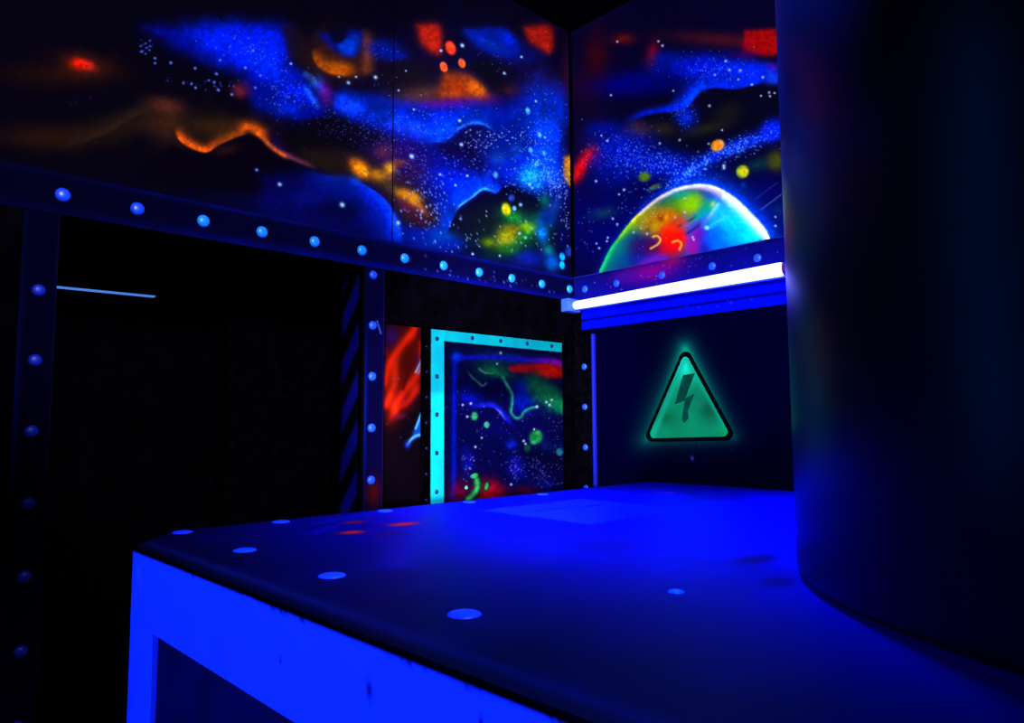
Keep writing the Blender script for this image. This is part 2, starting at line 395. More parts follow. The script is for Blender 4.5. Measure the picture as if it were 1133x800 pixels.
    B(449, 215, 11, 6, 20, (190, 110, 8), .9, 1.3, .3); B(458, 221, 8, 8, 60, (190, 120, 10), .85, 1.3, .3); B(466, 231, 9, 4, 50, (165, 80, 25), .8); B(450, 228, 10, 5, 30, (90, 14, 50), .7); B(462, 240, 14, 7, 25, (50, 8, 28), .75)
    # greens in the bay
    B(545, 245, 46, 20, -12, (10, 20, 22), .7); B(575, 262, 34, 17, -20, (4, 70, 28), .85, 1, .3); B(568, 240, 14, 8, 25, (14, 125, 42), .9); B(592, 246, 14, 10, 0, (10, 95, 70), .6)
    B(561, 262, 13, 10, -35, (150, 145, 8), .95, 1.2, .3); B(541, 268, 8, 5, 0, (85, 120, 6), .85); B(584, 252, 8, 6, 20, (120, 178, 6), .95, 1.3); B(569, 253, 8, 3, 0, (140, 100, 4), .6); B(564, 276, 12, 6, 0, (14, 90, 12), .8); B(580, 262, 9, 5, -40, (10, 105, 22), .8)
    D(560, 231.5, 4.8, 6.8, -15, (150, 160, 6)); B(560.5, 231.5, 3.2, 4.6, -15, (235, 215, 15), .95)
    B(603, 222, 6, 8, 0, (0, 95, 70), .85); B(613, 229, 6, 10, 25, (25, 85, 245), .85); B(605, 242, 8, 9, 30, (0, 70, 240), .85); B(600, 259, 6, 10, -10, (8, 118, 245), .95, 1.4); B(607, 277, 6, 7, -35, (10, 120, 110), .85); B(611, 290, 7, 8, -20, (0, 110, 240), .95)
    B(586, 285, 16, 9, 0, (5, 26, 170), .7); B(622, 262, 8, 20, 0, (3, 5, 75), .6)
    D(566, 219, 3, 3.2, 0, (45, 75, 225), .8, .4); D(569, 230.5, 2.1, 2.8, -15, (90, 150, 255)); D(622, 284, 2.8, 4.4, -10, (0, 165, 255)); D(622, 293.5, 2.8, 4.4, -10, (0, 160, 255)); B(630, 278.5, 4, 5, 0, (25, 85, 240), .95, 1.5)
    # corner: orange lozenge
    B(631, 155, 7, 22, 0, (8, 4, 30), .9, 1.5)
    P([(625, 174), (640, 172), (640, 206), (629, 204), (624, 190)], (200, 130, 6), .95, 1.8); B(631, 190, 5, 8, 0, (150, 140, 6), .6); B(626, 185, 2, 12, 0, (220, 90, 10), .5)
    # soft bright dots
    for x, y, r in [(584, 123, 3), (597, 149, 2.4), (587, 166, 2.6), (594, 181, 2.6), (602, 170, 2.2), (548.5, 193.5, 3)]: D(x, y, r*.8, r*1.2, -15, (70, 165, 255), .85, .35)
    # grain like sprayed paint
    g = (fine-.5)*2
    L = b.C.max(1, keepdims=True)/255
    b.C = np.clip(b.C*(1+.30*g[:, None]*(.35+L)), 0, 255)
    m1 = b.noise(38, 41, 4); bl = np.clip((b.C[:, 2]-90)/120, 0, 1)*np.clip(1-b.C[:, 0]/70, 0, 1)*np.clip(1-(b.C[:, 1]-70)/60, 0, 1)
    b.C *= (1-bl*np.clip(.95-1.45*m1, 0, .5))[:, None]
    # stars
    fs = b.fast_star
    for x, y, r in [(381, 214-6+1, 0)]: pass
    for x, y, r in [(378.5, 226.5, 2.3), (379, 227, 1.6), (455.5, 173, 2.2), (284, 188, 1.8), (309.5, 204, 1.9), (385.5, 91.5, 1.7), (415.5, 85.5, 1.8), (511.5, 50.3, 1.9), (577, 63, 1.2), (558, 81, 1.4), (508.5, 133.5, 1.4), (593, 112, 1.2), (576, 226.5, 1.7), (574.5, 258.5, 1.3), (581.5, 263, 1.3), (586, 204, 1.6), (589, 208, 1.1), (280, 56, 1.4), (271.5, 75, 1.6), (288, 83.5, 1.3), (239.5, 81.7, 1.5), (243.5, 66.5, 1.3), (189, 69.5, 1.5), (216, 75.5, 1.5), (171.5, 70, 1.2), (171.5, 64.5, 1.3), (157, 57, 1.2), (216.5, 97, 1.4), (241.5, 99.5, 1.6), (237, 91, 1.4), (256.5, 104.5, 1.5), (282.5, 97, 1.4), (203, 92, 1.1), (212, 92.5, 1.2), (231, 89, 1.1), (322, 70.5, 1.2), (440.5, 246.5, 1.8), (487, 193, 1.1), (517, 194.5, 1.2), (504, 205, 1.1), (510.5, 160, 1.7), (441, 100, .9), (458, 121, .9), (375, 85, 1), (394, 85, 1.1), (449, 78.5, .8), (488, 56, 1.3), (603, 152, 1.1), (523, 281, 1.2), (553, 283, 1)]:
        fs(x, y, r*(.85 if x < 300 else 1), (150, 200, 255) if x > 300 else (95, 130, 255), .95, 1.2, 40)
    for x, y in [(155.8, 51), (162, 53), (166, 51), (161, 59.5), (165.5, 55.5), (166, 45), (161, 48)]: fs(x, y, 1.0, (70, 90, 255), .9)
    f = b.field
    f(240, 95, 50, 8, 4, 45, (.6, 1.1), (60, 80, 250), (.3, .9)); f(160, 52, 10, 8, 0, 14, (.6, .9), (50, 60, 240), (.4, .9)); f(86, 112, 30, 4, -20, 14, (.5, .8), (40, 40, 190), (.3, .8))
    f(280, 60, 45, 16, 15, 140, (.5, .9), (80, 120, 255), (.3, .9)); f(315, 105, 30, 22, 20, 190, (.5, .9), (90, 130, 255), (.3, .9)); f(410, 140, 70, 22, 15, 420, (.4, .8), (80, 110, 255), (.2, .8)); f(390, 155, 50, 18, 12, 120, (.4, .7), (50, 60, 220), (.2, .7))
    f(425, 55, 25, 12, 0, 40, (.5, .8), (60, 90, 255), (.3, .9)); f(450, 185, 30, 28, 30, 150, (.4, .8), (90, 110, 255), (.3, .8)); f(475, 225, 24, 42, 0, 190, (.5, 1.0), (120, 160, 255), (.3, .95), 1.8, 60)
    f(560, 150, 40, 10, 6, 70, (.5, 1.0), (160, 190, 255), (.4, 1)); f(535, 158, 16, 12, 0, 55, (.6, 1.0), (190, 210, 255), (.4, 1)); f(600, 155, 26, 45, 0, 420, (.4, .8), (80, 150, 255), (.3, .9)); f(590, 195, 30, 20, 0, 330, (.4, .9), (110, 200, 255), (.3, .9))
    f(618, 205, 14, 20, -30, 190, (.5, 1.0), (130, 180, 255), (.3, .95)); f(627, 235, 7, 26, 0, 60, (.5, 1.0), (160, 190, 255), (.4, .95)); f(580, 265, 50, 22, 0, 70, (.5, .9), (150, 180, 255), (.4, .9), 1.8, 60)
    f(520, 180, 34, 22, 20, 90, (.5, .9), (110, 120, 255), (.3, .9)); f(480, 135, 80, 24, 8, 200, (.4, .8), (90, 150, 255), (.2, .8)); f(540, 70, 60, 25, 0, 30, (.5, .8), (80, 90, 230), (.3, .8)); f(520, 262, 26, 24, 0, 24, (.6, 1), (150, 170, 255), (.3, .9), 2.2, 60)
    f(430, 90, 50, 20, 0, 20, (.5, .8), (90, 90, 220), (.3, .8))

# =================================================================== MURAL B
LIMB = [(652, 330), (664, 300), (675, 277), (690, 256), (705, 239), (720, 225.5), (740, 213), (760, 206.5), (780, 205), (797, 210), (815, 221.5), (830, 236), (843, 250), (852, 264), (862, 290)]
def paint_mural_b(b):
    b.wob = b.noise(24, 13, 5)
    B = b.blob; S = b.stroke; P = b.poly; D = b.disc; fine = b.noise(3.0, 19, 2)
    B(740, 250, 160, 60, 0, (1, 2, 84), .9, 1.6); B(650, 130, 24, 60, 0, (8, 2, 26), .9, 1.5)
    B(660, 62, 13, 26, 0, (44, 2, 8), .8); B(690, 43, 12, 6, 0, (90, 10, 6), .8); B(648, 95, 16, 16, 0, (30, 2, 22), .6)
    B(702, 92, 46, 14, -5, (0, 0, 105), .9, 1.2); B(722, 60, 7, 13, 12, (125, 2, 18), .85); B(800, 44, 60, 8, 4, (60, 10, 24), .85)
    B(775, 74, 48, 15, 0, (0, 16, 190), .92, 1.5, .3); B(830, 79, 36, 12, 5, (0, 26, 205), .92, 1.6, .3); B(735, 64, 14, 9, -10, (0, 14, 130), .7); B(735, 88, 20, 12, 0, (0, 2, 90), .7)
    P([(824, 34), (862, 34), (860, 60), (832, 59), (824, 50)], (140, 4, 4), .95, 2.6); B(826, 50, 5, 9, 0, (130, 0, 30), .7); B(825, 60, 14, 4, 0, (60, 0, 100), .6); B(854, 74, 5, 5, 0, (70, 0, 120), .7)
    S([(745, 124), (758, 118), (766, 110), (770, 103), (780, 98.5), (792, 96), (812, 97.5), (835, 93), (848, 88)], 13, (0, 34, 235), .85, 1.4, (.1, .1))
    S([(735, 124), (757, 118), (766, 109), (775, 99), (783, 92)], 6, (0, 58, 255), .92, 2.5, (.15, .2)); S([(690, 136), (715, 126), (742, 121), (758, 116)], 5, (0, 24, 220), .8, 2.2, (.3, .1))
    B(855, 87, 8, 9, 0, (10, 55, 230), .9)
    P([(715, 129), (745, 125), (765, 116), (778, 102), (812, 100.5), (848, 93), (866, 100), (866, 128), (835, 142), (800, 158), (760, 166), (725, 156), (705, 140)], (4, 3, 22), .95, 3)
    B(758, 130, 11, 11, 0, (0, 28, 205), .85, 1, .4); B(706, 144, 13, 9, 0, (64, 34, 16), .9, 1.3, .3); B(732, 143, 15, 8, 0, (38, 26, 14), .85); B(783, 142, 24, 6, -15, (26, 26, 18), .9); B(805, 125, 16, 10, -20, (18, 18, 16), .8)
    B(690, 168, 40, 26, 0, (0, 14, 160), .9, 1.3, .35); B(668, 142, 18, 8, 0, (0, 8, 120), .8); B(735, 183, 46, 14, 5, (0, 20, 180), .85, 1.3, .35); B(680, 190, 26, 18, 0, (0, 8, 110), .6)
    S([(748, 200), (770, 186), (795, 171), (825, 158), (855, 148)], 8, (0, 30, 200), .85, 8); B(856, 143, 14, 11, -20, (0, 24, 235), .9, 1.3)
    B(700, 218, 26, 14, -20, (2, 2, 60), .6); B(850, 215, 26, 22, 0, (2, 2, 80), .8); B(795, 190, 16, 10, 0, (1, 1, 60), .6)
    S([(636, 196), (643, 183), (652, 170), (664, 160)], 6.5, (168, 4, 14), .95, 7, (0, .35)); B(642, 188, 5, 8, 20, (185, 6, 8), .7); B(660, 175, 8, 10, 40, (40, 2, 110), .5)
    B(840, 182, 18, 7, -15, (6, 42, 48), .8); B(859, 178, 10, 11, 0, (62, 66, 8), .85, 1.4)
    D(794, 161, 7.4, 6, -25, (215, 150, 30)); D(794.5, 160.5, 5.2, 4.4, -25, (255, 110, 15), .95, .35)
    D(821.5, 190, 6.6, 7, 25, (130, 165, 12)); D(823, 190, 4, 4.5, 25, (215, 190, 18), .9, .4); D(823, 190, 1.6, 2.6, 25, (170, 160, 10), .7)
    D(713, 195.5, 6, 5, -10, (75, 122, 10), .95, .35); D(724, 207, 7, 2.4, -25, (72, 98, 34), .85, .35); B(668, 236, 14, 6, -10, (6, 44, 70), .8); B(823, 205, 3, 4, 0, (6, 40, 130), .7)
    S([(866, 214), (842, 232)], .8, (60, 70, 130), .8); S([(860, 202), (835, 221)], .7, (30, 30, 100), .7); B(862, 232, 8, 8, 0, (4, 30, 80), .7)
    # ---- planet
    L = catmull(LIMB, 8)
    idx = b.near(L, 40); d, _, t = b.dist(L, idx); ins = b.inside(L, idx)
    k = np.clip((t-.25)/.3, 0, 1)
    b.over(np.where(~ins, (.25+.7*k)*np.exp(-(d/(4+6.5*k))**1.3), 0), (0, 70, 255), idx)
    pi = idx[ins]; keep = b.C.copy()
    b.over(np.ones(len(pi)), (30, 40, 130), pi)
    B(800, 255, 50, 40, 0, (0, 110, 250), 1, 2.5); B(690, 270, 30, 40, 25, (0, 92, 100), .95, 2)
    B(672, 285, 12, 30, 22, (0, 120, 90), .8); B(712, 275, 18, 18, 0, (36, 6, 84), .95, 1.6); B(703, 288, 22, 9, -15, (8, 20, 125), .85); B(690, 290, 9, 6, 0, (4, 70, 110), .6)
    B(708, 238, 26, 11, -42, (118, 150, 10), .95, 1.6, .2); B(750, 228, 24, 14, -15, (50, 130, 12), .95, 1.5); B(765, 226, 14, 15, 20, (125, 190, 6), .95, 1.6, .2); B(785, 229, 10, 8, -30, (12, 160, 60), .85); B(752, 215, 16, 5, -10, (10, 150, 120), .8)
    B(728, 246, 20, 15, -20, (175, 118, 8), .97, 2, .2); B(741, 240, 14, 9, -10, (200, 95, 4), .85); B(731, 241.5, 4.5, 4, 0, (120, 50, 6), .85); B(737, 241, 2, 4, 20, (235, 150, 10), .7); B(718, 252, 3, 7, 25, (60, 40, 20), .7); B(725, 250, 9, 5, 0, (190, 145, 8), .7)
    B(745, 264, 17, 17, -10, (252, 8, 4), 1, 2.4); B(738, 277, 16, 9, 0, (205, 2, 20), .8); B(752, 248, 16, 7, -30, (225, 50, 4), .85); B(722, 272, 7, 10, 0, (70, 4, 60), .75)
    S([(700, 300), (725, 287), (745, 290)], 6, (105, 22, 200), .8, 6, (.2, .2))
    B(769, 268, 9, 22, 10, (165, 0, 125), .9, 1.5); B(780, 275, 8, 14, 0, (28, 6, 130), .85); B(776, 258, 9, 6, -35, (70, 10, 140), .6); B(795, 268, 16, 12, 0, (0, 75, 235), .7)
    S([(757, 247), (772, 240), (788, 228)], 5, (0, 150, 140), .85, 3, (.2, .2)); S([(748, 252), (760, 246), (772, 238)], 1.6, (95, 8, 24), .85, 1.6, (.2, .3)); S([(758, 260), (775, 248), (795, 232)], 2, (20, 20, 110), .8, 2, (.1, .3)); B(758, 248, 6, 3, -30, (140, 80, 120), .8)
    S([(772, 250), (784, 240), (790, 232), (796, 223)], 1.6, (150, 220, 230), .9, 3.5, (.5, .1)); B(789, 226, 3, 4, 20, (220, 200, 120), .7)
    B(820, 246, 28, 19, 35, (0, 205, 245), .97, 1.8, .1); B(832, 260, 22, 8, -8, (0, 235, 252), .95, 1.6); B(800, 236, 14, 8, -30, (20, 175, 240), .8); B(812, 262, 16, 9, -20, (0, 150, 250), .7)
    S([(782, 254), (795, 244), (812, 236)], 2.4, (40, 200, 240), .7, 2.4, (.2, .3)); D(782, 252, 2.6, 2.2, 0, (120, 235, 255), .9, .4)
    wv = np.where(t < .5, 3.0, 3.0+7.0*np.clip((t-.5)/.2, 0, 1))*np.where(t > .88, np.clip((1.02-t)/.14, .2, 1), 1)
    al = np.exp(-(d/wv)**3)*np.clip((t-.36)/.1, 0, 1); colr = np.where((t < .66)[:, None], np.array([205, 185, 225.]), np.array([238, 255, 246.]))
    for q in range(3):
        b.C[idx, q] = np.where(ins, b.C[idx, q]*(1-al)+colr[:, q]*al, b.C[idx, q])
    out = np.setdiff1d(np.arange(len(b.C)), pi); b.C[out] = keep[out]
    S([(664, 300), (675, 277), (684, 264)], 1.2, (20, 190, 90), .9, 3.2, (.0, .2)); S([(680, 270), (692, 253.5), (703, 241)], 1.2, (110, 205, 20), .95, 3.2, (.3, .1)); S([(695, 250), (703, 241), (712, 232.5)], 1.3, (230, 215, 40), .9, 2, (.3, .3)); S([(705, 239), (716, 229), (728, 219.5), (740, 213)], 1.3, (240, 215, 200), .9, 2.4, (.2, 0))
    S([(736, 214.5), (748, 209.5), (762, 206), (780, 205), (797, 210), (815, 221.5), (830, 236), (843, 250), (851, 262)], 1.5, (225, 240, 255), .95, 1.8, (.1, .05))
    S([(722.5, 262), (727, 261), (730.5, 265), (728, 270), (720, 275)], 1.2, (235, 175, 60), .95); S([(744, 268), (750, 266.5), (754, 270), (752, 276)], 1.3, (245, 165, 50), .95); D(737, 263, 1, 1, 0, (200, 60, 30))
    g = (fine-.5)*2; Lm = b.C.max(1, keepdims=True)/255
    gs = np.full(len(b.C), .26); gs[pi] = .09
    b.C = np.clip(b.C*(1+(gs*g)[:, None]*(.35+Lm)), 0, 255)
    fs = b.fast_star
    for x, y, r in [(683, 46, 1.2), (728.5, 45.7, 1.3), (733, 50.5, 1.4), (745, 100.5, 1.1), (676, 105.3, 1.1), (785, 117, 1.4), (730, 158.5, 1.2), (799, 144, 1.1), (752, 155, 1.2), (784, 159, 1.1), (801, 183.5, 1.8), (801, 186, 1.5), (690.5, 210, 1.4), (685, 215, 1.1), (678, 242, 1.2), (683, 248, 1.2), (701, 257, 1.2), (672.5, 263, 1.2), (663, 274.5, 1.2), (671.5, 267, 1.1), (660, 269.5, 1), (659.5, 200.5, 1.3), (757.5, 219.5, 1.1), (757.7, 235, 1.3), (766.5, 262.5, 1.3), (767.5, 265, 1.3), (858, 250, 1.2), (858, 240, 1), (747, 240.5, 1), (716, 258.5, 1.4), (803, 67.5, 1.4), (807, 77.5, 1.5), (819, 78, 1.4), (844, 85.5, 1.3), (832, 93.5, 1.3), (817, 88, 1.1), (791, 83, 1.1), (842, 106, 1.1), (851, 102.5, 1.2), (852, 106.3, 1.2), (857, 103, 1.1), (665.5, 150, 1), (672, 155.7, 1.3)]:
        fs(x, y, r, (165, 195, 255), .9)
    f = b.field
    f(690, 170, 40, 24, 0, 420, (.5, .9), (60, 110, 255), (.3, .9)); f(735, 182, 45, 14, 5, 380, (.5, 1.0), (80, 140, 255), (.3, .95)); f(765, 190, 32, 7, -32, 230, (.6, 1.1), (80, 160, 255), (.4, 1)); f(815, 164, 34, 9, -20, 260, (.6, 1.1), (80, 140, 255), (.4, 1)); f(850, 148, 18, 12, -20, 80, (.5, .9), (70, 100, 255), (.3, .9))
    f(790, 78, 42, 16, 0, 240, (.5, .9), (70, 120, 255), (.3, .8)); f(757, 126, 14, 14, 0, 90, (.5, .9), (60, 110, 255), (.3, .9)); f(690, 240, 45, 40, -30, 50, (.5, .9), (120, 140, 255), (.3, .8)); f(720, 215, 40, 20, 0, 50, (.5, .9), (80, 110, 255), (.3, .9)); f(715, 243, 24, 8, -40, 40, (.5, .9), (140, 220, 200), (.3, .9)); f(648, 250, 12, 40, 0, 30, (.5, .9), (110, 130, 255), (.3, .8))

# =================================================================== boards on wall A and B (upper)
STEP = .0030
SEAM = 1.74
full = Board('y', YA+.012, .05, XB-.003, .775, CEIL-.01, STEP, (4, 2, 13))
paint_mural_a(full)
def split_board(b, lo, hi, name, m):
    k = (b.a >= lo) & (b.a <= hi); ia = np.nonzero(k)[0]
    s = object.__new__(Board); s.axis, s.const = b.axis, b.const
    s.a = b.a[ia]; s.z = b.z; s.na = len(ia); s.nz = b.nz
    idx = (np.arange(b.nz)[:, None]*b.na+ia[None, :]).ravel()
    s.P = b.P[idx]; s.C = b.C[idx]; s.U = b.U[idx]; s.V = b.V[idx]
    return s.build(name, .02, m)
o = split_board(full, -1, SEAM-.0015, 'mural_panel', M_paint)
tag(o, 'large space mural panel with orange ribbon, above the black left doorway', 'mural', 'painted space mural panels')
o = split_board(full, SEAM+.0005, 9, 'mural_panel', M_paint)
tag(o, 'space mural panel with red dots and green nebula, left of the corner', 'mural', 'painted space mural panels')
mb = Board('x', XB+.012, .3, YA-.001, .775, CEIL-.01, STEP, (4, 2, 30))
paint_mural_b(mb)
o = mb.build('mural_panel', .02, M_paint)
tag(o, 'space mural panel with the big rainbow planet above the glowing tube', 'mural', 'painted space mural panels')

# =================================================================== beams
beam = empty('riveted_beam', (1.5, YA+.08, .656))
tag(beam, 'long riveted dark blue beam under the left mural, over both doorways', 'beam')
bb = Board('y', YA, .05, XB-.002, .656, .786, .004, (4, 2, 26))
bb.wob = bb.noise(20, 2, 4); w1 = bb.noise(14, 33, 4); w2 = bb.noise(50, 34, 3)
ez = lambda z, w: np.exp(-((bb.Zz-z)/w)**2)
right = np.clip((bb.A-.35)/1.5, .12, 1)  # dim light at the left end, painted into the beam colours
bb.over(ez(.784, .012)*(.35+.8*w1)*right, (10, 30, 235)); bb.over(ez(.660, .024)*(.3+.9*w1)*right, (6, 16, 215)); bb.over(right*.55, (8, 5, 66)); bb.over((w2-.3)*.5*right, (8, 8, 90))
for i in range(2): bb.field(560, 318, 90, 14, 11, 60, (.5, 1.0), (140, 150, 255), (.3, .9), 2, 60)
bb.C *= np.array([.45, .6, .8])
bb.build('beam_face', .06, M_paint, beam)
box('beam_core', .05, XB-.002, YA+.061, YA+.17, .656, .786, M_black, beam)
rv_ = [(.288+.2157*k, YA-.0005, .719) for k in range(13) if .288+.2157*k < 2.88]
rivets(beam, rv_[:3], .0215, .012, M_rivet_left, '-y'); rivets(beam, rv_[3:], .0215, .012, M_rivet, '-y')

beam2 = empty('riveted_beam', (XB, 1.6, .656))
tag(beam2, 'shorter riveted beam between the planet mural and the glowing tube', 'beam')
b2 = Board('x', XB, .3, YA-.002, .640, .786, .004, (4, 4, 80))
b2.wob = b2.noise(20, 2, 4); w1 = b2.noise(12, 43, 4)
b2.over(np.exp(-((b2.Zz-.778)/.006)**2), (2, 2, 40)); b2.over(np.exp(-((b2.Zz-.786)/.004)**2)*(.4+.6*w1), (30, 40, 220)); b2.over(w1*.35, (10, 14, 140))
b2.blob(722, 300, 34, 12, -12, (125, 2, 110), .85); b2.blob(745, 288, 12, 5, -12, (160, 10, 60), .6); b2.blob(690, 306, 14, 6, -12, (60, 10, 120), .6)
for i in range(2): b2.field(740, 300, 90, 10, -12, 30, (.5, .9), (120, 110, 255), (.3, .8))
b2.build('beam_face', .06, M_paint, beam2)
rivets(beam2, [(XB+.0005, y, .712) for y in (2.471, 2.258, 1.98, 1.706, 1.484, 1.27, 1.06)], .019, .008, M_rivet_dim, '-x')

# backboard under the tube
bk = Board('x', XB+.004, .3, 2.50, .494, .640, .006, (0, 3, 165))
bk.wob = bk.noise(20, 2, 4); w1 = bk.noise(30, 53, 4); bk.over(w1*.5, (0, 10, 190)); bk.over(np.exp(-((bk.Zz-.545)/.006)**2), (0, 0, 60))  # the thin dark line paints in the tube's shadow
bk.fast_star(848, 345, 2.4, (120, 200, 255), .9, 1.4, 90); bk.field(800, 338, 30, 6, -8, 12, (.6, 1.2), (40, 90, 255), (.3, .8)); bk.field(765, 340, 10, 4, 0, 5, (.6, 1.3), (60, 100, 255), (.3, .8))
o = bk.build('backboard', .03, M_paint); tag(o, 'blue painted board on the wall directly below the glowing tube', 'board')

# lower wall B panel with sprayed green halo
TRI = [(XB, 2.094, -.083), (XB, 1.629, -.069), (XB, 1.861, .338)]
lw = Board('x', XB+.006, .3, YA-.13, -1.499, .494, .008, (0, 0, 26))
w1 = lw.noise(40, 63, 4); lw.over(w1*.35, (1, 0, 16))
tri_uv = [(715, 487), (758, 386), (811, 483)]
Pt = np.array(tri_uv, float); idx = lw.near(Pt, 60); d, _, _ = lw.dist(np.vstack([Pt, Pt[:1]]), idx)
dens = .42+.5*np.clip((470-lw.V[idx])/90, 0, 1)  # sprayed halo made brighter near the apex, painting in the tube's light
lw.over(dens*np.exp(-(d/8.5)**1.2), (4, 165, 112), idx)
lw.field(780, 500, 60, 20, 0, 10, (.8, 1.4), (30, 50, 140), (.3, .8)); lw.fast_star(766, 507, 1.6, (60, 80, 170), .9, 1.5, 90)
o = lw.build('wall_right', .05, M_paint); o['kind'] = 'structure'

# warning sign
sign = empty('warning_sign', (XB-.002, 1.861, -.08))
tag(sign, 'green triangular high voltage warning sign with dark lightning bolt on wall', 'sign')
def rounded_tri(inset, r, n=10):
    P = [np.array([t[1], t[2]]) for t in TRI]       # (y,z)
    c = sum(P)/3; out = []
    m = []
    for i in range(3):
        a, b_ = P[i], P[(i+1) % 3]; e = (b_-a)/np.linalg.norm(b_-a); nrm = np.array([-e[1], e[0]])
        if nrm@(c-a) < 0: nrm = -nrm
        m.append((a+nrm*inset, e, nrm))
    for i in range(3):
        a1, e1, n1 = m[i-1]; a2, e2, n2 = m[i]
        A = np.array([n1, n2]); rhs = np.array([n1@(a1)+r, n2@(a2)+r]); q = np.linalg.solve(A, rhs)
        t0 = math.atan2(-n1[1], -n1[0]); t1 = math.atan2(-n2[1], -n2[0])
        dt = (t1-t0+math.pi) % (2*math.pi)-math.pi
        for k in range(n+1):
            t = t0+dt*k/n; out.append(q+r*np.array([math.cos(t), math.sin(t)]))
    return out
outer = rounded_tri(-.011, .030); inner = rounded_tri(.0045, .022)
def plate(name, ring, x0, x1, m, parent, loc):
    n = len(ring); vs = [(x0, p[0], p[1]) for p in ring]+[(x1, p[0], p[1]) for p in ring]
    fs = [tuple(range(n)), tuple(range(2*n-1, n-1, -1))]+[(i, (i+1) % n, n+(i+1) % n, n+i) for i in range(n)]
    return link_mesh(name, vs, fs, m, loc, parent)
n = len(outer); vs = []
for x, R in ((XB-.004, outer), (XB-.004, inner), (XB+.006, outer), (XB+.006, inner)): vs += [(x, p[0], p[1]) for p in R]
fs = []
for i in range(n):
    j = (i+1) % n
    fs += [(i, j, n+j, n+i), (2*n+i, 2*n+j, j, i), (n+i, n+j, 3*n+j, 3*n+i)]
link_mesh('border', vs, fs, M_sign_black, (XB, 1.861, -.08), sign)
fb = Board('x', XB, 1.60, 2.12, -.10, .35, .0035, (10, 140, 84))
fb.wob = fb.noise(16, 71, 4); w1 = fb.noise(34, 72, 4)
fb.over(np.clip((w1-.42)*2.6, 0, .8), (8, 105, 66)); fb.blob(757, 402, 12, 20, 0, (20, 245, 185), .85); fb.blob(735, 462, 14, 10, 0, (4, 70, 34), .6); fb.blob(785, 455, 14, 14, 0, (6, 64, 40), .65); fb.blob(802, 478, 8, 8, 0, (14, 170, 70), .7)  # bright apex paints in light from the tube above; rest is mottling
fb.stroke([(722, 484), (757, 398)], 3, (14, 160, 120), .7, 3); fb.stroke([(760, 398), (806, 478)], 3, (14, 160, 110), .7, 3); fb.blob(750, 465, 10, 20, 0, (10, 110, 60), .4)
face = fb.build('sign_face', .004, M_paint, sign)
bm = bmesh.new(); bm.from_mesh(face.data)          # trim the board to the rounded triangle
R = rounded_tri(-.003, .027); cc = sum(R)/len(R); kill = []
for f in bm.faces:
    c0 = f.calc_center_median(); y = c0.y+face.location.y+sign.location.y; z = c0.z+face.location.z+sign.location.z-Z0
    ins = False; k = len(R)
    for i in range(k):
        (x1, y1), (x2, y2) = R[i], R[(i+1) % k]
        if (y1 > z) != (y2 > z) and y < (x2-x1)*(z-y1)/(y2-y1)+x1: ins = not ins
    if not ins or len(f.verts) != 4 or f.calc_area() > .001: kill.append(f)
bmesh.ops.delete(bm, geom=kill, context='FACES'); bm.to_mesh(face.data); bm.free()
def onB(x, y):
    d = cf*F+cr*(x-566.5)-cu*(y-400); p = d*(XB/d[0]); return (p[1], p[2])
bolt = [(1.899, .225), (1.832, .238), (1.872, .135), (1.838, .143), (1.866, .040), (1.883, .000), (1.868, -.004), (1.893, .040), (1.900, .045), (1.876, .098), (1.938, .075)]
bolt = [onB(*p) for p in [(756, 415), (769, 413), (758, 441), (768, 436), (761, 455), (762, 463), (757, 468), (755, 463), (758, 443), (747, 447)]]
plate('lightning_bolt', bolt, XB-.003, XB, M_bolt, sign, (XB, 1.861, .0))

# corner strip with rivets on wall B
cs = empty('riveted_corner_strip', (XB, 2.48, -1.5)); tag(cs, 'black riveted strip in the corner, right of the space panel with green orbs', 'post')
box('strip_board', XB-.004, XB+.04, 2.425, YA-.001, -1.499, .494, M_black, cs, .003)
box('edge_lip', XB-.012, XB+.02, 2.409, 2.424, -1.499, .465, mat('blue_edge_highlight', (8, 18, 150), .6, .2), cs, .004)  # lip coloured as the blue highlight along the strip's edge
rivets(cs, [(XB-.004, 2.479, .295-.2125*k) for k in range(8)], .0165, .009, M_rivet_dim, '-x')

# =================================================================== posts on wall A
def post(x0, x1, xr, label, zs, m, stripes):
    p = empty('riveted_post', ((x0+x1)/2, YA+.1, -1.5)); tag(p, label, 'post', 'riveted posts of the doorways')
    pb = Board('y', YA+.003, x0, x1, -1.499, .656, .004, (5, 3, 50)); w = pb.noise(12, int(x0*100), 4)
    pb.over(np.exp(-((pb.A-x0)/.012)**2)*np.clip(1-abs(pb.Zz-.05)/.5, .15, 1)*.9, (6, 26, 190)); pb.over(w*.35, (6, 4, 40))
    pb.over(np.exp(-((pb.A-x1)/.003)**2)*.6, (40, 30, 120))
    if stripes:
        pb.blob(413, 546, 9, 16, 0, (120, 14, 8), .8)
        pb.stroke([(417, 355), (421.5, 369)], .7, (80, 130, 240), .9); pb.fast_star(422, 370.5, 1.2, (200, 220, 255), .9); pb.fast_star(423, 392, 1.5, (150, 190, 255), .9, 1.6, 90)
    pb.C *= np.array([.6, .6, .8])*(1.0 if stripes else .6); pb.build('post_face', .05, M_paint, p)
    side = Board('x', x0+.0005, YA+.055, YA+.21, -1.499, .656, .004, (3, 3, 8))
    if stripes:
        ph = (side.Zz-(side.A-YA)*1.3*-1)/.215
        ph = (side.Zz+ (YA+.2-side.A)*-1.25+.01)/.205
        fr = ph-np.floor(ph)
        side.over(1/(1+np.exp(-(np.abs(fr-.5)-.25)*40)), (6, 6, 105)); side.over(np.clip((side.A-YA-.17)/.03, 0, 1), (2, 2, 6))
    side.build('hazard_stripe_board' if stripes else 'side_board', x1-x0-.001, M_paint, p)
    rivets(p, [(xr, YA+.0025, z) for z in zs], .0185, .011, m, '-y')
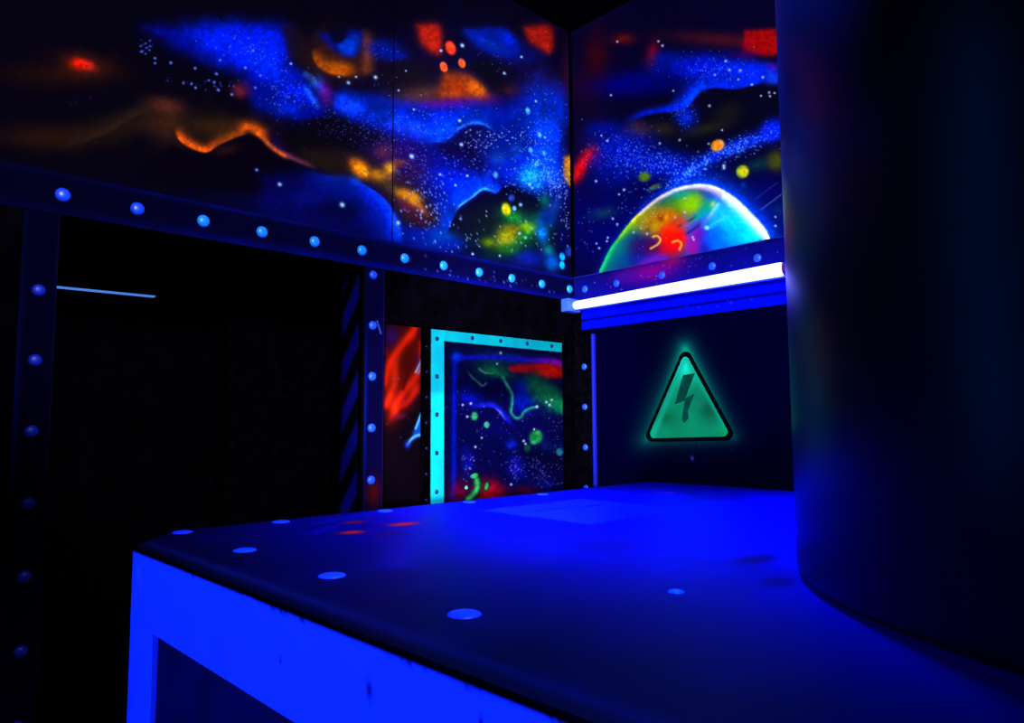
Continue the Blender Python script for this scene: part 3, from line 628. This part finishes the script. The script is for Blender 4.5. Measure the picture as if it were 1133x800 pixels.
post(.405, .500, .453, 'far left riveted post at the left side of black doorway', [.411-.2135*k for k in range(9)], M_rivet_shade, False)
post(1.604, 1.696, 1.640, 'riveted post with diagonal side stripes, left of the red flame panel', [.624-.2135*k for k in range(10)], M_rivet_dim, True)

# =================================================================== room shell
def struct(name, *a, m=M_wall):
    o = box(name, *a, m, None, 0); o['kind'] = 'structure'; return o
struct('wall_left', -1.6, .404, YA+.004, YA+.20, -1.5, .655)
struct('wall_left_upper', -1.6, XB, YA+.034, YA+.20, .79, CEIL).name = 'wall_front'
h = box('door_header', 1.697, XB-.002, YA+.012, YA+.055, .430, .657, M_wall, None, .003); h.name = 'trim_1'; h['kind'] = 'structure'
struct('wall_right_upper', XB+.034, XB+.12, -1.2, YA+.2, .5, CEIL).name = 'wall_east'
YF = 3.3
struct('wall_back', -1.6, 4.6, YF+.03, YF+.15, -1.5, CEIL)
struct('wall_side', 4.6, 4.7, YA+.2, YF+.15, -1.5, CEIL).name = 'wall_corridor_right'
struct('ceiling', -1.8, 4.7, -2.2, YF+.15, CEIL, CEIL+.1)
struct('floor', -1.8, 4.7, -2.2, YF+.15, -1.6, -1.5, m=M_floor)
struct('wall_corridor_near', XB+.12, 4.6, YA+.1, YA+.2, -1.5, CEIL)

# =================================================================== back wall of the passage
def sz(x): return x
fr = empty('panel_frame', (3.3, YF, -1.5)); tag(fr, 'bright cyan riveted frame around the space panel beyond the doorway', 'frame')
box('frame_stile', 2.513, 2.602, YF-.012, YF+.029, -1.499, .57, M_cyan, fr, .003)
box('frame_rail', 2.603, 4.30, YF-.012, YF+.029, .481, .57, M_cyan, fr, .003)
rivets(fr, [(2.548, YF-.012, .49-.2195*k) for k in range(9)]+[(2.817+.2343*k, YF-.012, .515) for k in range(6)], .0135, .007, M_rivet_dark, '-y')
pn = Board('y', YF+.004, 2.603, 4.30, -1.499, .4805, .0042, (3, 3, 56))
def paint_panel(b):
    b.wob = b.noise(14, 81, 4); B = b.blob; S = b.stroke; P = b.poly; D = b.disc
    B(570, 470, 80, 70, 0, (2, 2, 72), .7); B(495, 470, 5, 150, 0, (4, 4, 52), .9, 2)
    S([(502.5, 398), (502, 480), (501.5, 575)], 3.2, (0, 14, 195), .9); S([(500, 398), (499, 575)], 1, (4, 4, 40), .5)
    B(570, 390, 90, 5, 5, (3, 10, 60), .7)
    B(548, 408, 22, 13, 10, (6, 70, 58), .85, 1, .3); B(560, 396, 26, 5, 3, (6, 50, 130), .6)
    S([(505, 396), (545, 395), (580, 398), (610, 400)], 3, (14, 16, 210), .85); S([(590, 398), (615, 401), (640, 406)], 4, (120, 14, 225), .9, 4, (.3, 0)); B(505, 394.5, 5, 5, 0, (0, 50, 250), .95)
    P([(563, 405), (590, 402), (612, 404), (640, 412), (645, 416), (612, 417), (590, 414), (566, 411)], (185, 6, 12), .92, 2.6, True, 2); B(611, 410, 10, 8, 0, (235, 22, 4), .8); P([(622, 392), (632, 391), (648, 391), (648, 404), (636, 400)], (240, 36, 10), .9, 2.2); B(636, 406, 12, 4, 5, (165, 10, 215), .8); B(595, 399, 16, 2.5, 2, (60, 10, 200), .6)
    B(586, 425, 10, 14, 0, (4, 46, 60), .7); B(578, 440, 12, 18, 0, (0, 16, 170), .85, 1.4, .3)
    B(592, 424, 9, 10, 30, (8, 80, 46), .8); B(610, 440, 18, 12, 30, (12, 120, 72), .9, 1.2, .35); B(626, 452, 16, 8, 20, (14, 150, 90), .9, 1.2, .3); B(600, 432, 10, 9, 20, (8, 90, 60), .7)
    B(631, 455, 4, 9, 0, (30, 240, 190), .95); B(631.5, 463, 4.5, 3.5, 0, (40, 160, 255), .9); B(640, 448, 6, 10, 0, (16, 120, 90), .8)
    P([(540, 420), (556, 420), (564, 436), (562, 456), (548, 448), (535, 440)], (2, 2, 54), .8, 3)
    S([(530, 408), (536, 412), (541, 413), (546, 413)], 1.1, (60, 160, 130), .8); S([(516, 408), (521, 416), (529, 423), (534, 427), (538, 424)], 1.1, (50, 105, 90), .8, 1, (.3, 0)); S([(555, 414), (561, 425), (567, 436), (567, 447), (566, 456), (571, 462), (576, 461), (580, 455), (588, 451), (598, 450)], 1.2, (34, 150, 120), .85, 2.2, (.05, .1)); B(548, 412, 14, 4, 15, (14, 120, 72), .6)
    B(519, 441, 12, 8, 30, (0, 12, 190), .85); S([(520, 451), (535, 449), (545, 449.5), (553, 455), (559, 463), (566, 471)], 4, (14, 26, 230), .9, 1.5, (.2, .1)); S([(548, 451), (554, 457), (560, 466)], 1.1, (110, 130, 255), .7, 1, (.3, .3)); B(550, 475, 18, 12, 0, (3, 4, 100), .6)
    for x, y, rx, ry, c in [(525, 460.5, 3.6, 4.6, (40, 165, 95)), (538.5, 470, 2.9, 3.4, (70, 205, 160)), (593, 484, 7, 7.4, (22, 140, 66)), (583.5, 496, 3.6, 4, (8, 90, 62)), (619, 500, 3.4, 4, (40, 150, 155))]: D(x, y, rx, ry, 0, c, .95, .25)
    D(592, 483, 3.8, 3.4, 0, (10, 90, 40), .7, .5); B(590, 490, 3, 2, 0, (50, 200, 100), .7); B(595, 478, 3, 2, 0, (60, 190, 110), .6)
    B(566, 492, 6, 5, 0, (10, 30, 235), .9); B(604, 493, 6, 5, 0, (4, 24, 90), .7); B(632, 500, 12, 6, 15, (6, 50, 150), .8, 1, .4); B(600, 505, 30, 8, 20, (2, 2, 26), .6)
    B(517, 512, 7, 14, 0, (6, 10, 170), .8, 1, .3); B(571, 518, 9, 11, 0, (12, 12, 190), .8, 1, .4); B(606, 538, 20, 6, 15, (6, 10, 130), .6)
    B(540, 547, 20, 17, 0, (165, 2, 26), .95, 1.6, .2); B(508, 545, 10, 14, 0, (110, 0, 40), .8); B(582, 543, 14, 5, 0, (100, 0, 40), .7); B(530, 560, 40, 8, 0, (120, 0, 30), .6)
    S([(527, 530), (528.5, 540), (524, 549), (517, 553)], 5, (4, 24, 16), .9, 5); S([(527.5, 531), (528, 540), (523, 548), (517.5, 552)], 2.8, (50, 205, 110), .95, 2.8); D(525, 526.5, 4.2, 2.6, -20, (45, 180, 95)); D(516, 539.5, 1.8, 1.8, 0, (110, 230, 170)); D(538.3, 538, 3, 5.6, 12, (6, 30, 20)); D(538.3, 538, 2, 4.3, 12, (50, 165, 95))
    fine = b.noise(3, 88, 2); b.C = np.clip(b.C*(1+.25*(fine[:, None]-.5)*2), 0, 255)
    f = b.field; f(517, 515, 7, 16, 0, 45, (.5, .9), (150, 140, 255), (.4, 1)); f(571, 518, 10, 12, 0, 70, (.5, .9), (120, 110, 255), (.4, 1)); f(600, 520, 26, 14, 50, 110, (.5, .8), (130, 120, 240), (.4, .9)); f(625, 500, 16, 20, 0, 80, (.5, .8), (120, 140, 240), (.3, .9)); f(520, 455, 16, 26, 0, 40, (.5, .8), (120, 110, 255), (.4, 1)); f(565, 480, 55, 50, 0, 60, (.5, .8), (120, 120, 240), (.4, .9)); f(625, 470, 16, 20, 0, 50, (.5, .8), (130, 120, 240), (.3, .9))
    for x, y, r in [(554, 390.5, 1.4), (577.5, 388, 1), (550, 402.5, 1), (610.5, 442.5, 1.4), (604.5, 445, 1.3), (608, 448, 1.2), (512, 448, 1.2), (521, 446.5, 1.3), (517, 461, 1.3), (533, 484.5, 1.1), (526, 494.5, 1.3), (579.5, 488, 1.3), (581.5, 491, 1.2), (594, 450, 1.5), (565.5, 536, 1.3), (591, 475, 1.1)]: b.fast_star(x, y, r, (200, 225, 255), .95)
paint_panel(pn)
o = pn.build('space_panel', .025, M_paint_gloss); tag(o, 'space panel with small green orbs inside the cyan frame', 'mural')

st = empty('riveted_edge_strip', (2.475, YF, -1.5)); tag(st, 'narrow black riveted strip between the red panel and cyan frame', 'trim')
box('strip_board', 2.446, 2.512, YF-.004, YF+.029, -1.499, .57, M_black, st, .002)
rivets(st, [(2.482, YF-.004, .44-.145*k) for k in range(12)], .009, .005, mat('dark_rivet', (8, 12, 90), .4, .4), '-y')
rp = Board('y', YF+.006, 1.55, 2.445, -1.499, .57, .005, (8, 2, 14))
def paint_red(b):
    b.wob = b.noise(12, 91, 4); B = b.blob; S = b.stroke; D = b.disc
    B(445, 410, 26, 60, 15, (95, 8, 4), .85, 1.6, .4); B(432, 372, 9, 12, 0, (50, 8, 100), .8); B(427, 390, 4, 6, 0, (120, 4, 30), .6)
    S([(424, 425), (432, 402), (444, 384), (456, 368), (468, 352)], 5, (235, 30, 4), .95, 6); S([(428, 448), (436, 425), (438, 405), (447, 392)], 5, (225, 34, 6), .9, 5); B(448, 396, 7, 15, 22, (62, 6, 4), .9, 1.5)
    S([(436, 452), (446, 434), (458, 420), (466, 404), (468, 380)], 5, (215, 26, 6), .9, 5); S([(428, 472), (438, 452), (450, 446), (466, 424)], 4, (190, 16, 6), .8, 4, (.2, .1)); S([(446, 430), (452, 412), (460, 398)], 2, (70, 4, 4), .8, 2)
    B(454, 474, 12, 22, 20, (10, 2, 12), .95, 2); B(430, 500, 14, 26, 0, (12, 2, 14), .9, 2); B(442, 461, 7, 3, -20, (100, 10, 60), .7); B(437, 452, 4, 8, 0, (240, 50, 8), .7); B(459, 430, 5, 8, 30, (240, 40, 10), .6)
    b.poly([(466.5, 456), (466.5, 482), (459, 486), (455, 489), (457, 478)], (10, 70, 190), .9, 1.4, False); S([(460, 474), (466, 458)], 1.3, (90, 190, 255), .9); S([(451, 492), (455, 486), (461, 482), (467, 481)], 1.6, (90, 180, 255), .9); B(451, 492, 3, 4, 0, (20, 50, 230), .8)
    S([(460, 412), (466, 399)], 1.1, (120, 200, 255), .95); S([(463, 413), (467, 404)], .8, (70, 150, 240), .9); B(463, 398, 4, 8, 20, (30, 20, 110), .5); B(464, 367, 3, 8, 0, (50, 5, 40), .7)
    b.field(445, 450, 16, 40, 0, 18, (.6, 1), (130, 90, 220), (.3, .8))
paint_red(rp)
o = rp.build('flame_panel', .023, M_paint_gloss); tag(o, 'red and orange flame painted panel right of the middle riveted post', 'mural')

sl = empty('edge_strip', (.9, YF, .55)); tag(sl, 'thin glowing pale blue line of light on the far wall inside left doorway', 'trim')
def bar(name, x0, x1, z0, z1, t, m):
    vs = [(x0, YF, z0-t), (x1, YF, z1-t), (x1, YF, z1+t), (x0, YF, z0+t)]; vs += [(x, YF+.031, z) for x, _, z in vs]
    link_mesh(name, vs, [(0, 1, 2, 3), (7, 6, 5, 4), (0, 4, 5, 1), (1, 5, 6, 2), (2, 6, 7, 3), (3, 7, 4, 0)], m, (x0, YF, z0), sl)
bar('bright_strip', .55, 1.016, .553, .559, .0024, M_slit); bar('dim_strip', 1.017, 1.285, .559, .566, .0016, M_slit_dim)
cb = box('black_cabinet', 1.30, 1.9, YF-.10, YF+.005, -1.5, .545, M_black, None, .004); tag(cb, 'black upright board standing in the dark passage behind left doorway', 'cabinet')

# =================================================================== black light tube
tube = empty('blacklight_tube', (2.88, 1.9, .60)); tag(tube, 'glowing blue white fluorescent tube light on wall above the warning sign', 'lamp')
def tube_mesh(y0, y1, x, z0, z1, r0, r1, seg=24):
    vs, fs = [], []; prof = [(0, .3), (.008, 1)]; N = 12
    L = y1-y0
    st_ = [(0, .5), (.006/abs(L), .9), (.014/abs(L), 1)]+[(k/N, 1) for k in range(1, N)]+[(1-.014/abs(L), 1), (1-.006/abs(L), .9), (1, .5)]
    for t, s_ in st_:
        for k in range(seg):
            a = 2*math.pi*k/seg; rr = (r0+(r1-r0)*t)*s_
            vs.append((x+rr*math.cos(a), y0+L*t, z0+(z1-z0)*t+rr*math.sin(a)))
    for i in range(len(st_)-1):
        for k in range(seg): fs.append((i*seg+k, i*seg+(k+1) % seg, (i+1)*seg+(k+1) % seg, (i+1)*seg+k))
    fs += [tuple(range(seg)), tuple(range(len(vs)-1, len(vs)-1-seg, -1))]
    return vs, fs
M_tube = bpy.data.materials.new('lit_tube'); M_tube.use_nodes = True
nt = M_tube.node_tree; nt.nodes.clear(); e = nt.nodes.new('ShaderNodeEmission'); out = nt.nodes.new('ShaderNodeOutputMaterial')
e.inputs['Color'].default_value = (.145, .16, 1, 1); e.inputs['Strength'].default_value = 9.5
nt.links.new(e.outputs[0], out.inputs[0])
vs, fs = tube_mesh(2.49, 1.335, 2.845, .618, .630, .0215, .0295)
link_mesh('glass_tube', vs, fs, M_tube, (2.845, 1.91, .62), tube, True)
vs, fs = tube_mesh(1.334, 1.318, 2.845, .630, .630, .030, .030)
link_mesh('end_cap', vs, fs, mat('violet_cap', (120, 30, 200), .5, .3), (2.845, 1.32, .63), tube, True)
box('end_bracket', 2.80, 2.898, 2.491, 2.545, .586, .655, M_batten, tube, .006)
box('end_bracket', 2.83, XB+.003, 1.300, 1.317, .592, .655, M_batten, tube, .006)
box('batten', 2.885, 2.9145, 1.318, 2.490, .600, .640, M_batten, tube, .004)

# =================================================================== platform
HT = -.286
plat = empty('platform_block', (1.7, .6, -1.5)); tag(plat, 'large low platform block with dark riveted top and white painted side frame', 'platform')
quad = [(.543, -.9), (2.90, -.9), (2.90, 2.065), (.543, 1.862)]
def clipy(x): return 1.862+np.minimum((x-.543)/.15, 1)*.20+np.clip((x-.693)/2.2, 0, 1)*.023
tb = Board('z', HT, .549, 2.90, -.9, 2.09, .006, (4, 3, 26))
# follow the slightly skewed back edge
tb.P[:, 1] = -.9+(tb.Zz+.9)*((clipy(tb.A)+.9)/(2.09+.9)); tb.Zz = tb.P[:, 1].copy()
dd = tb.P@cf; ok = dd > .15; dd = np.where(ok, dd, .15); tb.U = np.where(ok, 566.5+F*(tb.P@cr)/dd, -999); tb.V = np.where(ok, 400-F*(tb.P@cu)/dd, 3000)
X, Y = tb.A, tb.Zz
r2 = np.random.default_rng(5)
def n2d(sc, seed, oct=4):
    u, v = tb.U, tb.V; tb.U, tb.V = X*100, Y*100; n_ = tb.noise(sc, seed, oct); tb.U, tb.V = u, v; return n_
wa, wb, wc = n2d(40, 101), n2d(9, 102), n2d(120, 103)
tb.over(np.clip((X-.66)/1.0, 0, 1)*.95, (0, 2, 215))            # bluer towards the wall: pool of blue light put into the colour
tb.over(np.clip((wa-.45)*1.6, 0, .5), (3, 4, 60)); tb.over((wb-.4)*.4, (6, 8, 90))
edge = (X < .60)
tb.over(np.exp(-((X-.590)/.016)**2)*.55, (10, 26, 70)); tb.over(np.exp(-((X-.556)/.014)**2)*.9, (3, 3, 14))  # painted highlight along the rounded edge, black trim beside it
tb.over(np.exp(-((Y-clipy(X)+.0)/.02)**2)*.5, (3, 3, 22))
def wline(pts, w, col, a):
    P = catmull(pts, 5); u, v = tb.U, tb.V; tb.U, tb.V = X, Y; idx = np.arange(len(X)); d, _, _ = tb.dist(P, idx); tb.over(a*np.exp(-(d/w)**2), col, idx); tb.U, tb.V = u, v
wline([(1.57, 2.0), (1.2, 1.62), (.86, 1.24)], .05, (10, 14, 110), .55)
wline([(1.05, 1.92), (1.3, 2.0), (1.6, 2.02)], .02, (8, 16, 130), .5); wline([(.95, 1.75), (1.2, 1.93)], .02, (8, 10, 120), .5)
def wblob(x, y, rx, ry, col, a, p=1.5):
    q = ((X-x)/rx)**2+((Y-y)/ry)**2; q = q*(1+.8*(wb-.5)); tb.over(a*np.exp(-np.clip(q, 0, 40)**p), col)
wblob(1.03, 1.69, .035, .03, (235, 34, 12), .95); wblob(1.21, 1.72, .05, .035, (225, 30, 12), .9); wblob(1.14, 1.86, .04, .03, (140, 14, 20), .8); wblob(1.08, 1.60, .05, .03, (60, 6, 40), .6); wblob(2.50, 1.70, .06, .045, (205, 10, 190), .95); wblob(2.62, 1.60, .05, .03, (90, 5, 190), .5)
wblob(1.42, .75, .07, .03, (3, 3, 40), .7); wblob(1.25, .62, .05, .03, (3, 3, 50), .6)
qq = np.maximum(abs(X-1.83)/.25, abs(Y-1.57)/.235)                     # worn square of lighter paint
tb.over(.62/(1+np.exp((qq-1)*40))*(.55+.7*n2d(14, 110)), (24, 78, 190))
wblob(1.95, 1.62, .09, .015, (4, 8, 110), .7); wblob(1.75, 1.66, .12, .02, (5, 10, 120), .5)
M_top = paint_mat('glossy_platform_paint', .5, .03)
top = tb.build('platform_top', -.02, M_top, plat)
# black edge roll, slab, sides
def skew_box(name, x0, x1, y0, z0, z1, m, inset=0):
    ring = [(x0, y0), (x1, y0), (x1, float(clipy(x1))-inset)]
    if x1 > .70: ring.append((.693+inset*.5, float(clipy(.693))-inset))
    ring.append((x0, float(clipy(x0))-inset))
    n_ = len(ring); vs = [(p[0], p[1], z0) for p in ring]+[(p[0], p[1], z1) for p in ring]
    fs = [tuple(range(n_-1, -1, -1)), tuple(range(n_, 2*n_))]+[(i, (i+1) % n_, n_+(i+1) % n_, n_+i) for i in range(n_)]
    return link_mesh(name, vs, fs, m, ((x0+x1)/2, (y0+1.9)/2, z0), plat)
skew_box('body', .562, 2.90, -.9, -1.499, HT-.0205, M_black, .012)
skew_box('edge_roll', .5435, .5485, -.9, HT-.006, HT-.0003, M_black)
YB = 1.858
sr = Board('x', .5435, -.9, YB, -.452, HT-.0065, .006, (76, 134, 248))
kk = np.random.default_rng(12).random(900); yy = (sr.A+.9)
rag = .003*np.interp(yy/.02, np.arange(900), kk)+.002*np.interp(yy/.006, np.arange(900), kk)+.006*np.interp(yy/.07+3, np.arange(900), kk)**2
sr.over(np.clip((sr.Zz-(HT-.0065-rag))/.002, 0, 1), (3, 3, 14)); sr.over(np.interp(yy/.05+100, np.arange(900), kk)*.15, (50, 110, 240))
for (y_, z_, r_) in [(.845, -.352, .0065), (1.10, -.372, .003), (.62, -.33, .004), (1.81, -.34, .012)]:
    sr.over(.85*np.exp(-(((sr.A-y_)/r_)**2+((sr.Zz-z_)/(r_*1.7))**2)), (6, 6, 40) if z_ != -.34 else (110, 180, 255))
sr.build('side_rail', .018, M_paint, plat)
box('side_stile', .5435, .5615, YB-.155, YB, -1.499, -.4525, M_white, plat, .001)
box('side_stile', .5435, .5615, -.25, -.10, -1.499, -.4525, M_white, plat, .001)
box('inset_panel', .5555, .5615, -.09+.0, YB-.1555, -1.499, -.4525, M_inset, plat, 0)
rv = [(x, 2.02, HT) for x in (.711, .99, 1.353, 1.716, 2.10)]+[(.712, 1.628-.389*k, HT) for k in range(0, 3)]+[(1.057, .706, HT)]
rivets(plat, rv[:8], .026, .005, M_rivet_dim, '+z')
rivets(plat, rv[8:], .014, .004, M_rivet, '+z')

# =================================================================== pillar
def fit_pillar(R):
    d = cf*F+cr*(873-566.5)-cu*0; d = d[:2]/np.linalg.norm(d[:2]); nn = np.array([d[1], -d[0]])
    pts = [(1.311, .600), (1.173, .502), (1.076, .417)]
    return min((sum((np.linalg.norm(np.array(q)-(d*t+nn*R))-R)**2 for q in pts), tuple(d*t+nn*R)) for t in np.arange(.5, 2.5, .01))[1]
PR = .80; pc = fit_pillar(PR)
prof = [(PR-.02, HT+.0005), (PR-.006, HT+.006), (PR, HT+.02), (PR, CEIL-.001)]
seg = 160; vs, fs = [], []
for r_, z in prof:
    for k in range(seg):
        a = 2*math.pi*k/seg; vs.append((pc[0]+r_*math.cos(a), pc[1]+r_*math.sin(a), z))
for i in range(len(prof)-1):
    for k in range(seg): fs.append((i*seg+k, i*seg+(k+1) % seg, (i+1)*seg+(k+1) % seg, (i+1)*seg+k))
fs += [tuple(range(seg-1, -1, -1)), tuple(range(len(vs)-seg, len(vs)))]
o = link_mesh('round_pillar', vs, fs, M_pillar, (pc[0], pc[1], HT), None, True)
o.data.polygons[-1].use_smooth = False; o.data.polygons[-2].use_smooth = False
tag(o, 'massive glossy black round pillar standing on the platform at the right', 'pillar')

# =================================================================== lights
def spot(name, loc, aim, power, col, angle, blend=.6, size=.06):
    l = bpy.data.lights.new(name, 'SPOT'); l.energy = power; l.color = col; l.spot_size = math.radians(angle); l.spot_blend = blend; l.shadow_soft_size = size if size != .06 else .12
    o = bpy.data.objects.new(name, l); C.objects.link(o); o.location = (loc[0], loc[1], loc[2]+Z0)
    d = Vector(aim)-Vector(loc); o.rotation_euler = d.to_track_quat('-Z', 'Y').to_euler(); return o
def area(name, loc, aim, power, col, sx, sy):
    l = bpy.data.lights.new(name, 'AREA'); l.shape = 'RECTANGLE'; l.size = sx; l.size_y = sy; l.energy = power; l.color = col
    o = bpy.data.objects.new(name, l); C.objects.link(o); o.location = (loc[0], loc[1], loc[2]+Z0)
    d = Vector(aim)-Vector(loc); o.rotation_euler = d.to_track_quat('-Z', 'Y').to_euler(); return o
spot('mural_fill', (-.1, -.75, 1.6), (1.75, 2.55, 1.35), 700, (1, 1, 1), 62, .35)  # unseen fill added to light the left murals
spot('planet_fill', (-.75, .25, 1.3), (2.91, 1.95, 1.2), 900, (1, 1, 1), 41, .3)  # unseen fill added for the planet mural and sign
spot('passage_fill', (-.02, .02, -.06), (3.0, 3.2, .14), 800, (1, 1, 1), 26, .4, .03)  # fill added just below the camera, shining through the doorway
spot('platform_fill', (1.95, 1.35, 2.1), (1.6, .95, HT), 1000, (.0, .03, 1), 74, 1)  # unseen blue fill added to brighten the platform top
spot('side_fill', (-1.3, .7, .35), (.54, 1.0, -.5), 330, (.02, .045, 1), 60, .5)  # unseen blue fill added for the white side frame
area('pillar_streak_fill', (-.20, 1.95, .55), (.965, .214, .55), 4.2, (.0, .16, .9), .16, 2.4)  # unseen strip added to put a reflected streak on the pillar
spot('edge_fill', (.62, -.2, 1.4), (1.0, 1.5, HT), 170, (1, 1, 1), 40, 1)  # small unseen fill added to bring out red spots and rivets

w = bpy.data.worlds.new('world'); bpy.context.scene.world = w; w.use_nodes = True
w.node_tree.nodes['Background'].inputs[0].default_value = (.02, .03, .2, 1); w.node_tree.nodes['Background'].inputs[1].default_value = .02
vs_ = bpy.context.scene.view_settings
bpy.context.scene.display_settings.display_device = 'sRGB'
vs_.view_transform = 'Standard'; vs_.look = 'None'; vs_.exposure = 0; vs_.gamma = 1; vs_.use_curve_mapping = False
